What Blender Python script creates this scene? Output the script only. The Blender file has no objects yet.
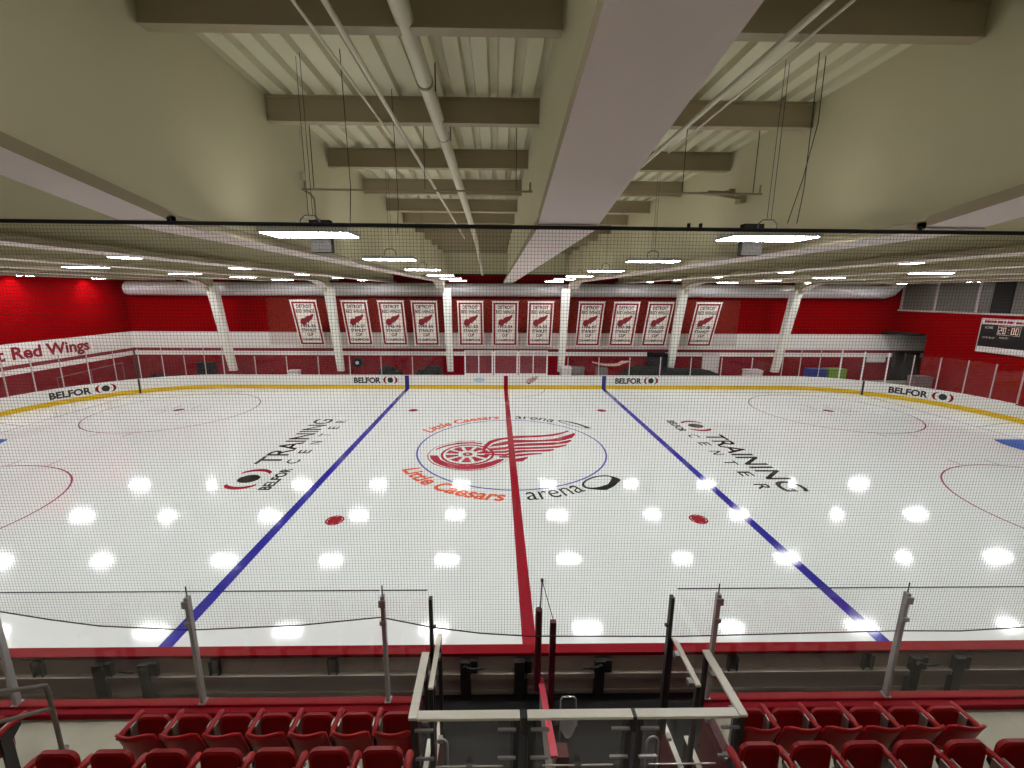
import bpy, bmesh, math, random
from mathutils import Vector, Matrix
random.seed(7)
PI = math.pi
sc = bpy.context.scene
col = sc.collection
FT = 0.3048

# ------------------------------------------------------------------ materials
def srgb(r, g, b):
    f = lambda c: (c/255/12.92) if c/255 <= .04045 else ((c/255+.055)/1.055)**2.4
    return (f(r), f(g), f(b), 1)

def mat(name, rgb, rough=.5, metal=0., spec=.5, var=.0, scale=4., bump=0., coat=0.):
    m = bpy.data.materials.new(name); m.use_nodes = True
    nt = m.node_tree; b = nt.nodes['Principled BSDF']
    c = srgb(*rgb)
    b.inputs['Base Color'].default_value = c
    b.inputs['Roughness'].default_value = rough
    b.inputs['Metallic'].default_value = metal
    b.inputs['Specular IOR Level'].default_value = spec
    b.inputs['Coat Weight'].default_value = coat
    if var or bump:
        tc = nt.nodes.new('ShaderNodeTexCoord')
        n = nt.nodes.new('ShaderNodeTexNoise'); n.inputs['Scale'].default_value = scale; n.inputs['Detail'].default_value = 5
        nt.links.new(tc.outputs['Object'], n.inputs['Vector'])
        if var:
            mx = nt.nodes.new('ShaderNodeMix'); mx.data_type = 'RGBA'
            mx.inputs[6].default_value = tuple(x*(1-var) for x in c[:3])+(1,)
            mx.inputs[7].default_value = tuple(min(1, x*(1+var)) for x in c[:3])+(1,)
            nt.links.new(n.outputs['Fac'], mx.inputs[0]); nt.links.new(mx.outputs[2], b.inputs['Base Color'])
        if bump:
            bp = nt.nodes.new('ShaderNodeBump'); bp.inputs['Strength'].default_value = bump; bp.inputs['Distance'].default_value = .02
            nt.links.new(n.outputs['Fac'], bp.inputs['Height']); nt.links.new(bp.outputs['Normal'], b.inputs['Normal'])
    return m

def emit(name, rgb, strength):
    m = bpy.data.materials.new(name); m.use_nodes = True
    b = m.node_tree.nodes['Principled BSDF']
    b.inputs['Base Color'].default_value = (.8, .8, .8, 1)
    b.inputs['Emission Color'].default_value = rgb + (1,)
    b.inputs['Emission Strength'].default_value = strength
    return m

def see_through(name, rgb, opaque, gloss_rough=.05, diffuse=False):
    m = bpy.data.materials.new(name); m.use_nodes = True
    nt = m.node_tree; nt.nodes.clear()
    o = nt.nodes.new('ShaderNodeOutputMaterial'); mx = nt.nodes.new('ShaderNodeMixShader')
    t = nt.nodes.new('ShaderNodeBsdfTransparent')
    if diffuse:
        g = nt.nodes.new('ShaderNodeBsdfDiffuse')
    else:
        g = nt.nodes.new('ShaderNodeBsdfGlossy'); g.inputs['Roughness'].default_value = gloss_rough
    g.inputs['Color'].default_value = srgb(*rgb)
    mx.inputs[0].default_value = opaque
    nt.links.new(t.outputs[0], mx.inputs[1]); nt.links.new(g.outputs[0], mx.inputs[2]); nt.links.new(mx.outputs[0], o.inputs[0])
    return m

M = {}
ICE_ROUGH = .08
M['ice'] = mat('ice', (222, 227, 225), ICE_ROUGH, spec=.42, var=.02, scale=.35)
def icepaint(n, rgb): M[n] = mat(n, rgb, ICE_ROUGH, spec=.42)
icepaint('ice_red', (150, 22, 40)); icepaint('ice_blue', (38, 34, 150)); icepaint('ice_thin_red', (148, 60, 74))
icepaint('ice_thin_blue', (92, 96, 176)); icepaint('ice_orange', (224, 98, 62)); icepaint('ice_black', (34, 36, 36))
icepaint('ice_crease', (52, 112, 190)); icepaint('ice_wheel', (168, 38, 58)); icepaint('ice_faint', (150, 118, 126)); icepaint('ice_white', (240, 240, 240))
M['white_board'] = mat('white_board', (232, 230, 226), .3)
M['yellow'] = mat('yellow_plate', (214, 176, 14), .35)
M['cap_red'] = mat('cap_red', (132, 6, 22), .55, spec=.08)
M['stripe_blue'] = mat('stripe_blue', (20, 34, 110), .35)
M['back_board'] = mat('back_board', (176, 166, 154), .6, var=.06, scale=2)
M['black'] = mat('black_paint', (22, 20, 20), .45)
M['black_soft'] = mat('black_rubber', (20, 19, 20), .8)
M['beige'] = mat('beige_paint', (204, 198, 168), .65, var=.03, scale=.6)
M['joist'] = mat('joist_paint', (160, 148, 122), .65, var=.03, scale=.6)
M['soffit'] = mat('soffit_pale', (240, 225, 221), .6)  # girder undersides, paler and pinker than the beige sides
M['deck'] = mat('deck_paint', (210, 206, 178), .6)
M['pipe'] = mat('pipe_paint', (210, 204, 184), .5)
M['wire'] = mat('wire', (40, 38, 34), .6)
M['galv'] = mat('galvanised', (186, 186, 190), .35, metal=.5, var=.04, scale=2)
M['duct'] = mat('duct_metal', (205, 202, 204), .4, metal=.15)
M['column'] = mat('column_paint', (244, 243, 234), .55)
M['wall_red'] = mat('wall_red', (138, 0, 5), .9, spec=.04, var=.05, scale=.8)
M['wall_low'] = mat('wall_low_red', (128, 4, 22), .8, spec=.04)
M['wall_white'] = mat('wall_white', (240, 237, 233), .6)
M['wall_stripe'] = mat('wall_stripe', (128, 14, 30), .55)
M['letter_red'] = mat('letter_red', (142, 16, 34), .5)
M['concrete'] = mat('concrete', (172, 168, 150), .75, var=.18, scale=3, bump=.1)
M['seat'] = mat('seat_red', (156, 2, 15), .4, spec=.3)
M['seat_back'] = mat('seat_back_red', (140, 2, 14), .42, spec=.25)
M['bracket'] = mat('seat_bracket', (176, 170, 160), .4, metal=.3)
M['iron'] = mat('dark_iron', (44, 40, 40), .5)
M['rail'] = mat('rail_cap', (222, 218, 204), .4)
M['steel'] = mat('brushed_steel', (150, 148, 148), .35, metal=.45)
M['chrome'] = mat('chrome_tube', (225, 222, 218), .2, metal=.6)
M['hand'] = mat('handrail_paint', (98, 90, 82), .45, metal=.3)
M['alu'] = mat('aluminium', (205, 190, 190), .4, metal=.2)
M['white_frame'] = mat('white_frame', (228, 222, 220), .4)
M['glass'] = see_through('glass', (255, 255, 255), .045)
M['glass_far'] = see_through('glass_far', (250, 240, 240), .022)
M['fog_glass'] = see_through('fog_glass', (200, 150, 160), .16, .3)
M['bag'] = see_through('clear_bag', (215, 215, 218), .35, .3, True)
M['screen'] = see_through('screen_mesh', (170, 104, 84), .10, 0, True)
M['cord'] = mat('net_cord', (34, 34, 30), .8)
M['rope'] = mat('net_rope', (16, 16, 16), .8)
M['lamp'] = emit('led_panel', (.985, .985, 1.), 53.)
M['roof_fill'] = emit('roof_fill_glow', (1., .97, .90), 6.8)  # glow added on the lamp tops to brighten roof and girders
M['lampbox'] = mat('lamp_housing', (200, 200, 196), .5)
M['lampgrey'] = mat('lamp_dark_box', (28, 27, 25), .9, spec=.0)
M['banner'] = mat('banner_cloth', (244, 236, 226), .8)
M['banner_red'] = mat('banner_red', (140, 26, 38), .8)
M['banner_ink'] = mat('banner_ink', (66, 22, 28), .8)
M['curtain'] = mat('glazing', (104, 102, 94), .35, var=.12, scale=1.5)
M['dark'] = mat('dark_opening', (26, 24, 22), .8)
M['pad'] = mat('pad_maroon', (88, 10, 22), .55)
M['pink_cap'] = mat('pink_cap', (196, 66, 84), .35)
M['tarp'] = mat('tarp_black', (20, 20, 22), .8, spec=.1)
M['cart_white'] = mat('cart_white', (214, 206, 204), .5)
M['cart_grey'] = mat('cart_grey', (112, 100, 98), .6)
M['pale'] = mat('pale_vinyl', (212, 172, 158), .5)
M['blue_bin'] = mat('blue_bin', (30, 52, 128), .5)
M['green_bin'] = mat('green_bin', (112, 150, 46), .5)
M['score_black'] = mat('score_black', (18, 16, 18), .35)
M['score_white'] = mat('score_white', (225, 215, 214), .4)
M['digit'] = emit('digit_amber', (1., .35, .08), .35)
M['score_text'] = mat('score_text', (200, 196, 190), .5)

# ------------------------------------------------------------------ object helpers
def link(o, parent=None):
    col.objects.link(o)
    if parent is not None: o.parent = parent
    return o

def thing(name, label, cat, loc=(0, 0, 0), rz=0., group=None):
    o = bpy.data.objects.new(name, None); o.empty_display_size = .2
    o.location = loc; o.rotation_euler = (0, 0, rz)
    o['label'] = label; o['category'] = cat
    if group: o['group'] = group
    return link(o)

def tag(o, label, cat, group=None):
    o['label'] = label; o['category'] = cat
    if group: o['group'] = group
    return o

def struct(o): o['kind'] = 'structure'; return o

class MB:
    """collects shapes into one mesh"""
    def __init__(s): s.v = []; s.f = []; s.mi = []; s.sm = []
    def add(s, vs, fs, mi=0, smooth=False):
        k = len(s.v); s.v += [tuple(p) for p in vs]
        for f in fs: s.f.append([i+k for i in f]); s.mi.append(mi); s.sm.append(smooth)
        return s
    def box(s, x0, x1, y0, y1, z0, z1, mi=0):
        v = [(x, y, z) for z in (z0, z1) for y in (y0, y1) for x in (x0, x1)]
        return s.add(v, [(0, 2, 3, 1), (4, 5, 7, 6), (0, 1, 5, 4), (2, 6, 7, 3), (0, 4, 6, 2), (1, 3, 7, 5)], mi)
    def tube(s, pts, r, n=10, mi=0, caps=True):
        pts = [Vector(p) for p in pts]; rings = []
        rr = r if isinstance(r, (list, tuple)) else [r]*len(pts)
        up = None
        for i, p in enumerate(pts):
            a = pts[i]-pts[i-1] if i else pts[1]-pts[0]
            b = pts[i+1]-pts[i] if i < len(pts)-1 else a
            d = (a.normalized()+b.normalized())
            d = d.normalized() if d.length > 1e-6 else a.normalized()
            if up is None:
                up = Vector((0, 0, 1)) if abs(d.z) < .9 else Vector((1, 0, 0))
            x = d.cross(up).normalized(); y = x.cross(d).normalized(); up = y
            rings.append([p+x*math.cos(2*PI*k/n)*rr[i]+y*math.sin(2*PI*k/n)*rr[i] for k in range(n)])
        vs = [q for rg in rings for q in rg]; fs = []
        for i in range(len(pts)-1):
            for k in range(n):
                a = i*n+k; b = i*n+(k+1) % n
                fs.append((a, b, b+n, a+n))
        s.add(vs, fs, mi, True)
        if caps:
            s.add(rings[0], [tuple(range(n))[::-1]], mi); s.add(rings[-1], [tuple(range(n))], mi)
        return s
    def prism(s, prof, axis, a, b, mi=0, smooth=False):
        """closed 2-D profile swept along an axis ('x': profile is (y,z); 'y': (x,z); 'z': (x,y))"""
        mk = {'x': lambda p, t: (t, p[0], p[1]), 'y': lambda p, t: (p[0], t, p[1]), 'z': lambda p, t: (p[0], p[1], t)}[axis]
        n = len(prof)
        s.add([mk(p, a) for p in prof]+[mk(p, b) for p in prof], [(i, (i+1) % n, (i+1) % n+n, i+n) for i in range(n)], mi, smooth)
        s.add([mk(p, a) for p in prof], [tuple(range(n))[::-1]], mi); s.add([mk(p, b) for p in prof], [tuple(range(n))], mi)
        return s
    def strip(s, path, prof, closed=False, mi=0, smooth=False):
        """sweep profile [(offset outward, z)] along a plan path [((x,y),(nx,ny))]"""
        n = len(prof); vs = []
        for (p, nn) in path:
            vs += [(p[0]+nn[0]*o, p[1]+nn[1]*o, z) for o, z in prof]
        fs = []; L = len(path)
        for i in range(L if closed else L-1):
            j = (i+1) % L
            for k in range(n):
                k2 = (k+1) % n
                fs.append((i*n+k, i*n+k2, j*n+k2, j*n+k))
        s.add(vs, fs, mi, smooth)
        if not closed:
            s.add(vs[:n], [tuple(range(n))], mi); s.add(vs[-n:], [tuple(range(n))[::-1]], mi)
        return s
    def mesh(s, name, ms, bevel=0., xf=None):
        me = bpy.data.meshes.new(name)
        me.from_pydata([xf @ Vector(p) for p in s.v] if xf else s.v, [], s.f)
        ms = ms if isinstance(ms, (list, tuple)) else [ms]
        for m in ms: me.materials.append(m)
        for i, p in enumerate(me.polygons): p.material_index = s.mi[i]; p.use_smooth = s.sm[i]
        bm = bmesh.new(); bm.from_mesh(me)
        bmesh.ops.recalc_face_normals(bm, faces=bm.faces[:])
        big = [f for f in bm.faces if len(f.verts) > 4]
        if big: bmesh.ops.triangulate(bm, faces=big)
        bm.to_mesh(me); bm.free()
        return me
    def build(s, name, ms, parent=None, bevel=0., xf=None):
        o = bpy.data.objects.new(name, s.mesh(name, ms, xf=xf))
        if bevel:
            md = o.modifiers.new('bevel', 'BEVEL'); md.width = bevel; md.segments = 2; md.limit_method = 'ANGLE'
        return link(o, parent)

def flat(name, polys, m, parent, fn, lift=(0, 0, 0)):
    """polygons in a 2-D layout mapped to the place by fn(x, y)"""
    b = MB()
    for i, p in enumerate(polys):
        b.add([tuple(c+i*l for c, l in zip(fn(*q), lift)) for q in p], [tuple(range(len(p)))])
    return b.build(name, m, parent)

def text2d(s, size=1., bold=0., shear=0., sx=1., space=1.):
    """letter outlines as (verts, faces), origin at the left of the base line"""
    c = bpy.data.curves.new('t', 'FONT'); c.body = s; c.size = size; c.offset = bold; c.shear = shear
    c.space_character = space; c.resolution_u = 4
    o = bpy.data.objects.new('t', c); col.objects.link(o)
    bpy.context.view_layer.update()
    me = bpy.data.meshes.new_from_object(o.evaluated_get(bpy.context.evaluated_depsgraph_get()))
    vs = [(v.co.x*sx, v.co.y) for v in me.vertices]; fs = [list(p.vertices) for p in me.polygons]
    bpy.data.objects.remove(o); bpy.data.curves.remove(c); bpy.data.meshes.remove(me)
    x0 = min(v[0] for v in vs)
    return [(x-x0, y) for x, y in vs], fs

def fit(tf, w, h=None):
    """scale letters to the width w and cap height h"""
    vs, fs = tf
    W = max(v[0] for v in vs); H = max(v[1] for v in vs)
    k = w/W; q = (h/H) if h else k
    return [(x*k, y*q) for x, y in vs], fs

def lettering(name, tf, m, parent, fn):
    vs, fs = tf
    me = bpy.data.meshes.new(name); me.from_pydata([fn(*v) for v in vs], [], fs); me.materials.append(m)
    return link(bpy.data.objects.new(name, me), parent)

def ell(cx, cy, rx, ry, n=32, rot=0., a0=0., a1=2*PI):
    o = []
    for k in range(n if a1-a0 > 6.28 else n+1):
        t = a0+(a1-a0)*k/n; x = rx*math.cos(t); y = ry*math.sin(t)
        o.append((cx+x*math.cos(rot)-y*math.sin(rot), cy+x*math.sin(rot)+y*math.cos(rot)))
    return o

def ring_polys(outer, inner):
    n = len(outer)
    return [[outer[i], outer[(i+1) % n], inner[(i+1) % n], inner[i]] for i in range(n)]

def arc_band(cx, cy, r, w, a0, a1, n=48):
    A = [a0+(a1-a0)*k/n for k in range(n+1)]
    return [[(cx+(r+w/2)*math.cos(a), cy+(r+w/2)*math.sin(a)), (cx+(r+w/2)*math.cos(b), cy+(r+w/2)*math.sin(b)),
             (cx+(r-w/2)*math.cos(b), cy+(r-w/2)*math.sin(b)), (cx+(r-w/2)*math.cos(a), cy+(r-w/2)*math.sin(a))] for a, b in zip(A, A[1:])]

def rect(x0, x1, y0, y1): return [(x0, y0), (x1, y0), (x1, y1), (x0, y1)]

ORD = ['first', 'second', 'third', 'fourth', 'fifth', 'sixth', 'seventh', 'eighth', 'ninth', 'tenth', 'eleventh', 'twelfth',
       'thirteenth', 'fourteenth', 'fifteenth', 'sixteenth', 'seventeenth', 'eighteenth', 'nineteenth', 'twentieth']

# ------------------------------------------------------------------ rink outline
RX, RY, RR = 30.48, 12.954, 8.534
def outline(n=20):
    pts = []
    for cx, cy, a0 in ((RX-RR, RY-RR, 0), (-RX+RR, RY-RR, 90), (-RX+RR, -RY+RR, 180), (RX-RR, -RY+RR, 270)):
        for k in range(n+1):
            a = math.radians(a0+90*k/n)
            pts.append(((cx+RR*math.cos(a), cy+RR*math.sin(a)), (math.cos(a), math.sin(a))))
    return pts
OUT = outline()

# ------------------------------------------------------------------ ice and its paint
b = MB(); top = [p for p, n in OUT]
b.add([(x, y, 0) for x, y in top], [tuple(range(len(top)))])
b.add([(x, y, -.04) for x, y in top]+[(x, y, 0) for x, y in top], [(i, (i+1) % len(top), (i+1) % len(top)+len(top), i+len(top)) for i in range(len(top))])
ice = struct(b.build('floor_ice', M['ice']))
Z1 = lambda x, y: (x, y, .003)
Z2 = lambda x, y: (x, y, .005)
Z3 = lambda x, y: (x, y, .007)
BL = 25.5*FT
flat('red_line', [rect(-.152, .152, -RY, RY)], M['ice_red'], ice, Z3)
for s in (-1, 1):
    flat('blue_line', [rect(s*BL-.152, s*BL+.152, -RY, RY)], M['ice_blue'], ice, Z2)
    gx = s*27.13; yy = RY-RR+math.sqrt(RR**2-(27.13-(RX-RR))**2)
    flat('goal_line', [rect(gx-.03, gx+.03, -yy, yy)], M['ice_thin_red'], ice, Z1)
    tr = []
    for q in (-1, 1):
        x0, y0, x1, y1 = gx, q*3.35, s*RX, q*4.27
        tr.append([(x0, y0-.03), (x0, y0+.03), (x1, y1+.03), (x1, y1-.03)])
    flat('trapezoid_line', tr, M['ice_faint'], ice, Z1)
    cr = [(gx, -1.22)]+[(gx-s*math.sqrt(max(0, 1.95**2-y*y)), y) for y in [(-1.22+2.44*k/16) for k in range(17)]]+[(gx, 1.22)]
    flat('goal_crease', [cr], M['ice_crease'], ice, Z2)
    for q in (-1, 1):
        cx, cy = s*69*FT, q*22*FT
        flat('faceoff_circle', arc_band(cx, cy, 15*FT-.025, .06, 0, 2*PI, 72), M['ice_thin_red'], ice, Z1)
        flat('faceoff_dot', [ell(cx, cy, .305, .305)], M['ice_red'], ice, Z1)
        hm = []
        for a in (-1, 1):
            for d in (-1, 1):
                hm.append(rect(cx+a*.86-.025, cx+a*.86+.025, cy+d*4.55, cy+d*5.15))
                x0 = cx+a*.61; y0 = cy+d*.23
                hm.append(rect(min(x0, x0+a*1.2), max(x0, x0+a*1.2), y0-.025, y0+.025))
                hm.append(rect(x0-.025, x0+.025, min(y0, y0+d*.9), max(y0, y0+d*.9)))
        flat('hash_marks', hm, M['ice_faint'], ice, Z1)
        nx, ny = s*20*FT, q*22*FT
        dot = flat('faceoff_dot', arc_band(nx, ny, .275, .06, 0, 2*PI, 28)+[[(nx+x, ny+y) for x, y in
              [(-.15, -.23), (.15, -.23), (.24, 0), (.15, .23), (-.15, .23), (-.24, 0)]]], M['ice_red'], ice, Z1)
flat('center_circle', arc_band(0, 0, 15*FT-.03, .085, 0, 2*PI, 96), M['ice_thin_blue'], ice, Z1)
flat('referee_crease', arc_band(0, RY, 10*FT, .05, PI, 2*PI, 40), M['ice_faint'], ice, Z1)

WING = {
 'tread':[(-3.83,-0.99),(-3.71,-1.44),(-3.49,-1.83),(-3.19,-2.13),(-2.82,-2.38),(-2.42,-2.55),(-1.96,-2.61),(-1.37,-2.51),(-0.91,-2.22),(-0.57,-1.84),(-0.35,-1.47),(-0.43,-1.42),(-0.70,-1.50),(-1.05,-1.78),(-1.52,-2.06),(-1.99,-2.16),(-2.51,-2.09),(-2.97,-1.83),(-3.28,-1.50),(-3.47,-0.99)],
 'top':[(-3.70,-0.21),(-3.32,0.29),(-2.68,0.71),(-1.94,0.80),(-1.44,0.63),(-1.44,0.46),(-1.93,0.60),(-2.61,0.52),(-3.25,0.13),(-3.62,-0.29)],
 'w1':[(-1.40,-0.66),(-1.41,-0.08),(-1.31,0.46),(-1.08,1.00),(-0.65,1.33),(-0.21,1.51),(0.23,1.74),(1.53,1.82),(2.35,2.06),(2.87,2.35),(3.25,2.69),(3.24,2.47),(2.83,2.08),(2.31,1.73),(1.51,1.54),(0.21,1.39),(-0.24,1.21),(-0.60,1.03),(-0.99,0.60),(-1.20,-0.02),(-1.33,-0.66)],
 'w2':[(-1.13,0.12),(-0.89,0.46),(-0.60,0.71),(-0.25,0.88),(0.20,1.13),(1.46,1.10),(2.24,1.25),(2.88,1.71),(3.50,2.24),(3.52,1.95),(3.24,1.41),(2.83,1.11),(2.45,0.94),(1.44,0.83),(0.18,0.66),(-0.26,0.40),(-0.65,0.24)],
 'w3':[(-1.12,-0.11),(-0.65,0.01),(-0.26,0.12),(0.17,0.49),(0.92,0.63),(1.42,0.66),(2.43,0.77),(3.12,1.15),(3.14,0.94),(2.86,0.63),(2.13,0.38),(1.38,0.29),(0.16,0.18),(-0.27,-0.25),(-1.11,-0.37)],
 'w4':[(-1.19,-0.50),(-0.28,-0.42),(0.20,-0.00),(1.37,0.13),(2.10,0.20),(2.84,0.46),(2.75,0.27),(2.32,-0.02),(1.34,-0.16),(0.19,-0.24),(-0.28,-0.67),(-1.23,-0.72)],
 'w5':[(-1.29,-0.81),(-0.28,-0.82),(0.23,-0.40),(0.85,-0.32),(2.08,-0.19),(2.05,-0.37),(1.78,-0.50),(0.83,-0.57),(0.22,-0.70),(-0.29,-1.07),(-1.27,-0.94)],
 'w6':[(-0.60,-1.12),(-0.25,-1.10),(0.26,-0.85),(0.82,-0.76),(1.48,-0.70),(1.41,-0.85),(0.76,-0.99),(0.24,-1.15),(-0.25,-1.30),(-0.60,-1.28)],
 'w7':[(0.05,-1.42),(0.23,-1.36),(0.75,-1.17),(0.71,-1.33),(0.46,-1.72),(0.05,-1.76)],
}
def wheel_polys(n=36):
    """winged wheel, x from -3.9 to 3.5"""
    P = list(WING.values())
    P += ring_polys(ell(-2.08, -.86, 1.26, 1.29, n), ell(-2.08, -.86, 1.14, 1.14, n))
    P += ring_polys(ell(-2.08, -.86, .24, .22, 16), ell(-2.08, -.86, .08, .07, 16))
    m = 10                                                        # the red fields between the spokes
    for k in range(m):
        a0 = 2*PI*(k+.14)/m; a1 = 2*PI*(k+.86)/m
        o = ell(-2.08, -.86, 1.03, .98, 4, 0, a0, a1); i = ell(-2.08, -.86, .46, .44, 4, 0, a0+.06, a1-.06)
        P.append(o+i[::-1])
    ou = [(-3.95, -1.0), (-3.93, -.6), (-3.78, -.05), (-3.38, .46), (-2.7, .86), (-1.9, .98), (-1.5, .84)]   # thin outline of the tyre
    P += [[a, b_, (b_[0]*.985-.02, b_[1]*.97-.02), (a[0]*.985-.02, a[1]*.97-.02)] for a, b_ in zip(ou, ou[1:])]
    lo = [(-3.95, -1.0), (-3.84, -1.5), (-3.6, -1.95), (-3.2, -2.3), (-2.5, -2.65), (-1.95, -2.74), (-1.3, -2.63), (-.75, -2.25), (-.2, -1.55)]
    P += [[a, b_, (b_[0]*.99, b_[1]*.985+.02), (a[0]*.99, a[1]*.985+.02)] for a, b_ in zip(lo, lo[1:])]
    return P
flat('winged_wheel_logo', wheel_polys(), M['ice_wheel'], ice, lambda x, y: (x, y, .0035), (0, 0, .00008))

def arc_text(name, s, m, r0, a0, a1, h, top, **kw):
    """letters along a circle: a0 -> a1 in degrees, base line radius r0"""
    W = math.radians(abs(a1-a0))*r0
    vs, fs = fit(text2d(s, **kw), W, h)
    if top: fn = lambda x, y: ((r0+y)*math.cos(math.radians(a0)-x/r0), (r0+y)*math.sin(math.radians(a0)-x/r0), .004)
    else: fn = lambda x, y: ((r0-y)*math.cos(math.radians(a0)+x/r0), (r0-y)*math.sin(math.radians(a0)+x/r0), .004)
    return lettering(name, (vs, fs), m, ice, fn)
arc_text('sponsor_lettering', 'Little Caesars', M['ice_orange'], 5.42, 208.5, 265.8, .72, False, bold=.03, shear=.25)
arc_text('sponsor_lettering', 'arena', M['ice_black'], 5.36, 274.5, 300.5, .62, False, bold=.0)
arc_text('sponsor_lettering', 'Little Caesars', M['ice_orange'], 4.86, 152.5, 96, .72, True, bold=.03, shear=.25)
arc_text('sponsor_lettering', 'arena', M['ice_black'], 4.86, 85.5, 58.5, .55, True, bold=.0)
def puck(flip):
    """the tilted puck with a comet body that ends the word"""
    fn = (lambda x, y: (x, y, .004)) if not flip else (lambda x, y: (3.62+(x-3.45)*1.0+.1, 3.78-(y+3.9)*.62-(x-3.45)*.62, .004))
    o = ell(3.42, -3.86, .86, .5, 40, .62); i = ell(3.40, -3.82, .74, .36, 40, .62)
    flat('puck_logo', ring_polys(o, i)+[[(3.0, -4.5), (3.25, -4.55), (3.55, -4.55), (3.95, -4.2), (4.34, -3.68), (4.3, -3.5), (4.05, -3.28), (3.98, -3.6), (3.75, -4.0), (3.4, -4.35)]], M['ice_black'], ice, fn, (0, 0, .00003))
puck(False); puck(True)

def training(rot):
    s = -1 if rot else 1
    def fn(a, u):            # a along the reading direction, u upwards in the letters
        return (s*(-10.42-u), s*a, .004)
    lettering('training_lettering', [(x-1.98, y) for x, y in fit(text2d('TRAINING', space=1.05), 6.7, 1.0)[0]] and
              (lambda t: ([(x-1.98, y) for x, y in t[0]], t[1]))(fit(text2d('TRAINING', bold=.012), 6.7, 1.02)), M['ice_black'], ice, fn)
    for k, ch in enumerate('CENTER'):
        t = fit(text2d(ch, bold=.008), .46, .54)
        a = -1.95+k*1.2
        lettering('training_lettering', ([(x+a, y-.86) for x, y in t[0]], t[1]), M['ice_black'], ice, fn)
    t = fit(text2d('BELFOR', bold=.035), 2.0, .44)
    lettering('sponsor_lettering', ([(x-4.5, y-.98) for x, y in t[0]], t[1]), M['ice_black'], ice, fn)
    flat('sponsor_emblem', [ell(-3.5, .34, .38, .42)], M['ice_black'], ice, fn)
    br = []
    for q in (-1, 1):
        pts = [(-3.5+q*(.42+.55*math.cos(t)), .34+.66*math.sin(t)) for t in [(-1.2+2.4*k/12) for k in range(13)]]
        inn = [(-3.5+q*(.3+.42*math.cos(t)), .34+.62*math.sin(t)) for t in [(-1.2+2.4*k/12) for k in range(13)]]
        br += [[pts[k], pts[k+1], inn[k+1], inn[k]] for k in range(12)]
    flat('sponsor_emblem', br, M['ice_red'], ice, fn)
training(False); training(True)

# ------------------------------------------------------------------ dasher boards
boards = thing('dasher_boards', 'white rounded dasher boards with yellow kick plate enclosing the ice', 'boards')
MB().strip(OUT, [(0, .0), (0, 1.05), (.12, 1.05), (.12, .0)], True).build('board_panel', M['white_board'], boards)
MB().strip(OUT, [(-.015, .005), (-.015, .30), (0, .30), (0, .005)], True).build('kick_plate', M['yellow'], boards)
n1 = 21
far = [OUT[i] for i in range(0, 2*n1)]
MB().strip(far, [(-.01, 1.05), (-.01, 1.08), (.13, 1.08), (.13, 1.05)]).build('cap_rail', M['white_board'], boards)
near = [OUT[(i+2*n1) % (4*n1)] for i in range(2*n1)]
near = [((-RX, RY-RR), (-1, 0))]+near+[((RX, RY-RR), (1, 0))]
cap = MB().strip(near, [(-.02, 1.02), (-.02, 1.085), (.18, 1.085), (.18, 1.02)]).build('cap_rail', M['cap_red'], boards)
cap['label'] = 'red cap rail on the near boards'
MB().box(-16, 16, -13.1, -13.075, .2, .99).build('back_panel', M['back_board'], boards)
MB().box(-16, 16, -13.2, -13.1, .60, .70).box(-16, 16, -13.13, -13.1, .2, .27).build('back_rail', M['back_board'], boards)
for x, long_, hd in ((-8.85, 0, 0), (-7.75, 1, 0), (-6.95, 1, -1), (-5.75, 0, 0), (-3.65, 0, 0), (-1.27, 1, 1), (-.3, 2, 0), (1.15, 1, -1),
                     (3.6, 0, 0), (6.1, 0, 0), (6.95, 1, 1), (7.75, 1, 0)):
    m_ = MB()
    if long_:
        m_.box(x-.09, x+.09, -13.23, -13.13, .18, .98)
        if long_ == 2: m_.box(x+.1, x+.15, -13.2, -13.13, .18, .98)
        m_.box(x+.1, x+.22, -13.2, -13.13, .72, .98)
    else:
        m_.box(x-.09, x-.06, -13.18, -13.1, .66, .99).box(x+.06, x+.09, -13.18, -13.1, .66, .99).box(x-.06, x+.06, -13.13, -13.1, .7, .99)
    sp = m_.build('support_post', M['iron'], boards, bevel=.008)
    if hd:
        hb = MB().tube([(x, -13.24, .9), (x+hd*.12, -13.3, .92), (x+hd*.33, -13.3, .94)], .02, 8)
        hb.tube([(x, -13.22, .9), (x, -13.28, .9)], .045, 10)
        hb.build('latch_handle', M['black'], sp)
# coloured lines carried up the boards
for x, w, m_ in ((0, .16, 'cap_red'), (-BL, .16, 'stripe_blue'), (BL, .16, 'stripe_blue')):
    MB().box(x-w, x+w, RY-.025, RY-.004, .02, 1.07).build('line_stripe', M[m_], boards)
def arc_pt(side, deg, off=0.):
    a = math.radians(deg); r = RR-off
    return (side*(-(RX-RR)+r*math.cos(a)), RY-RR+r*math.sin(a))
for s in (-1, 1):
    side = 1 if s < 0 else -1
    x, y = arc_pt(side, 127.3, .03)
    MB().box(x-.04, x+.04, y-.03, y+.05, .0, 1.08).build('gate_seam', M['black'], boards)

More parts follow.
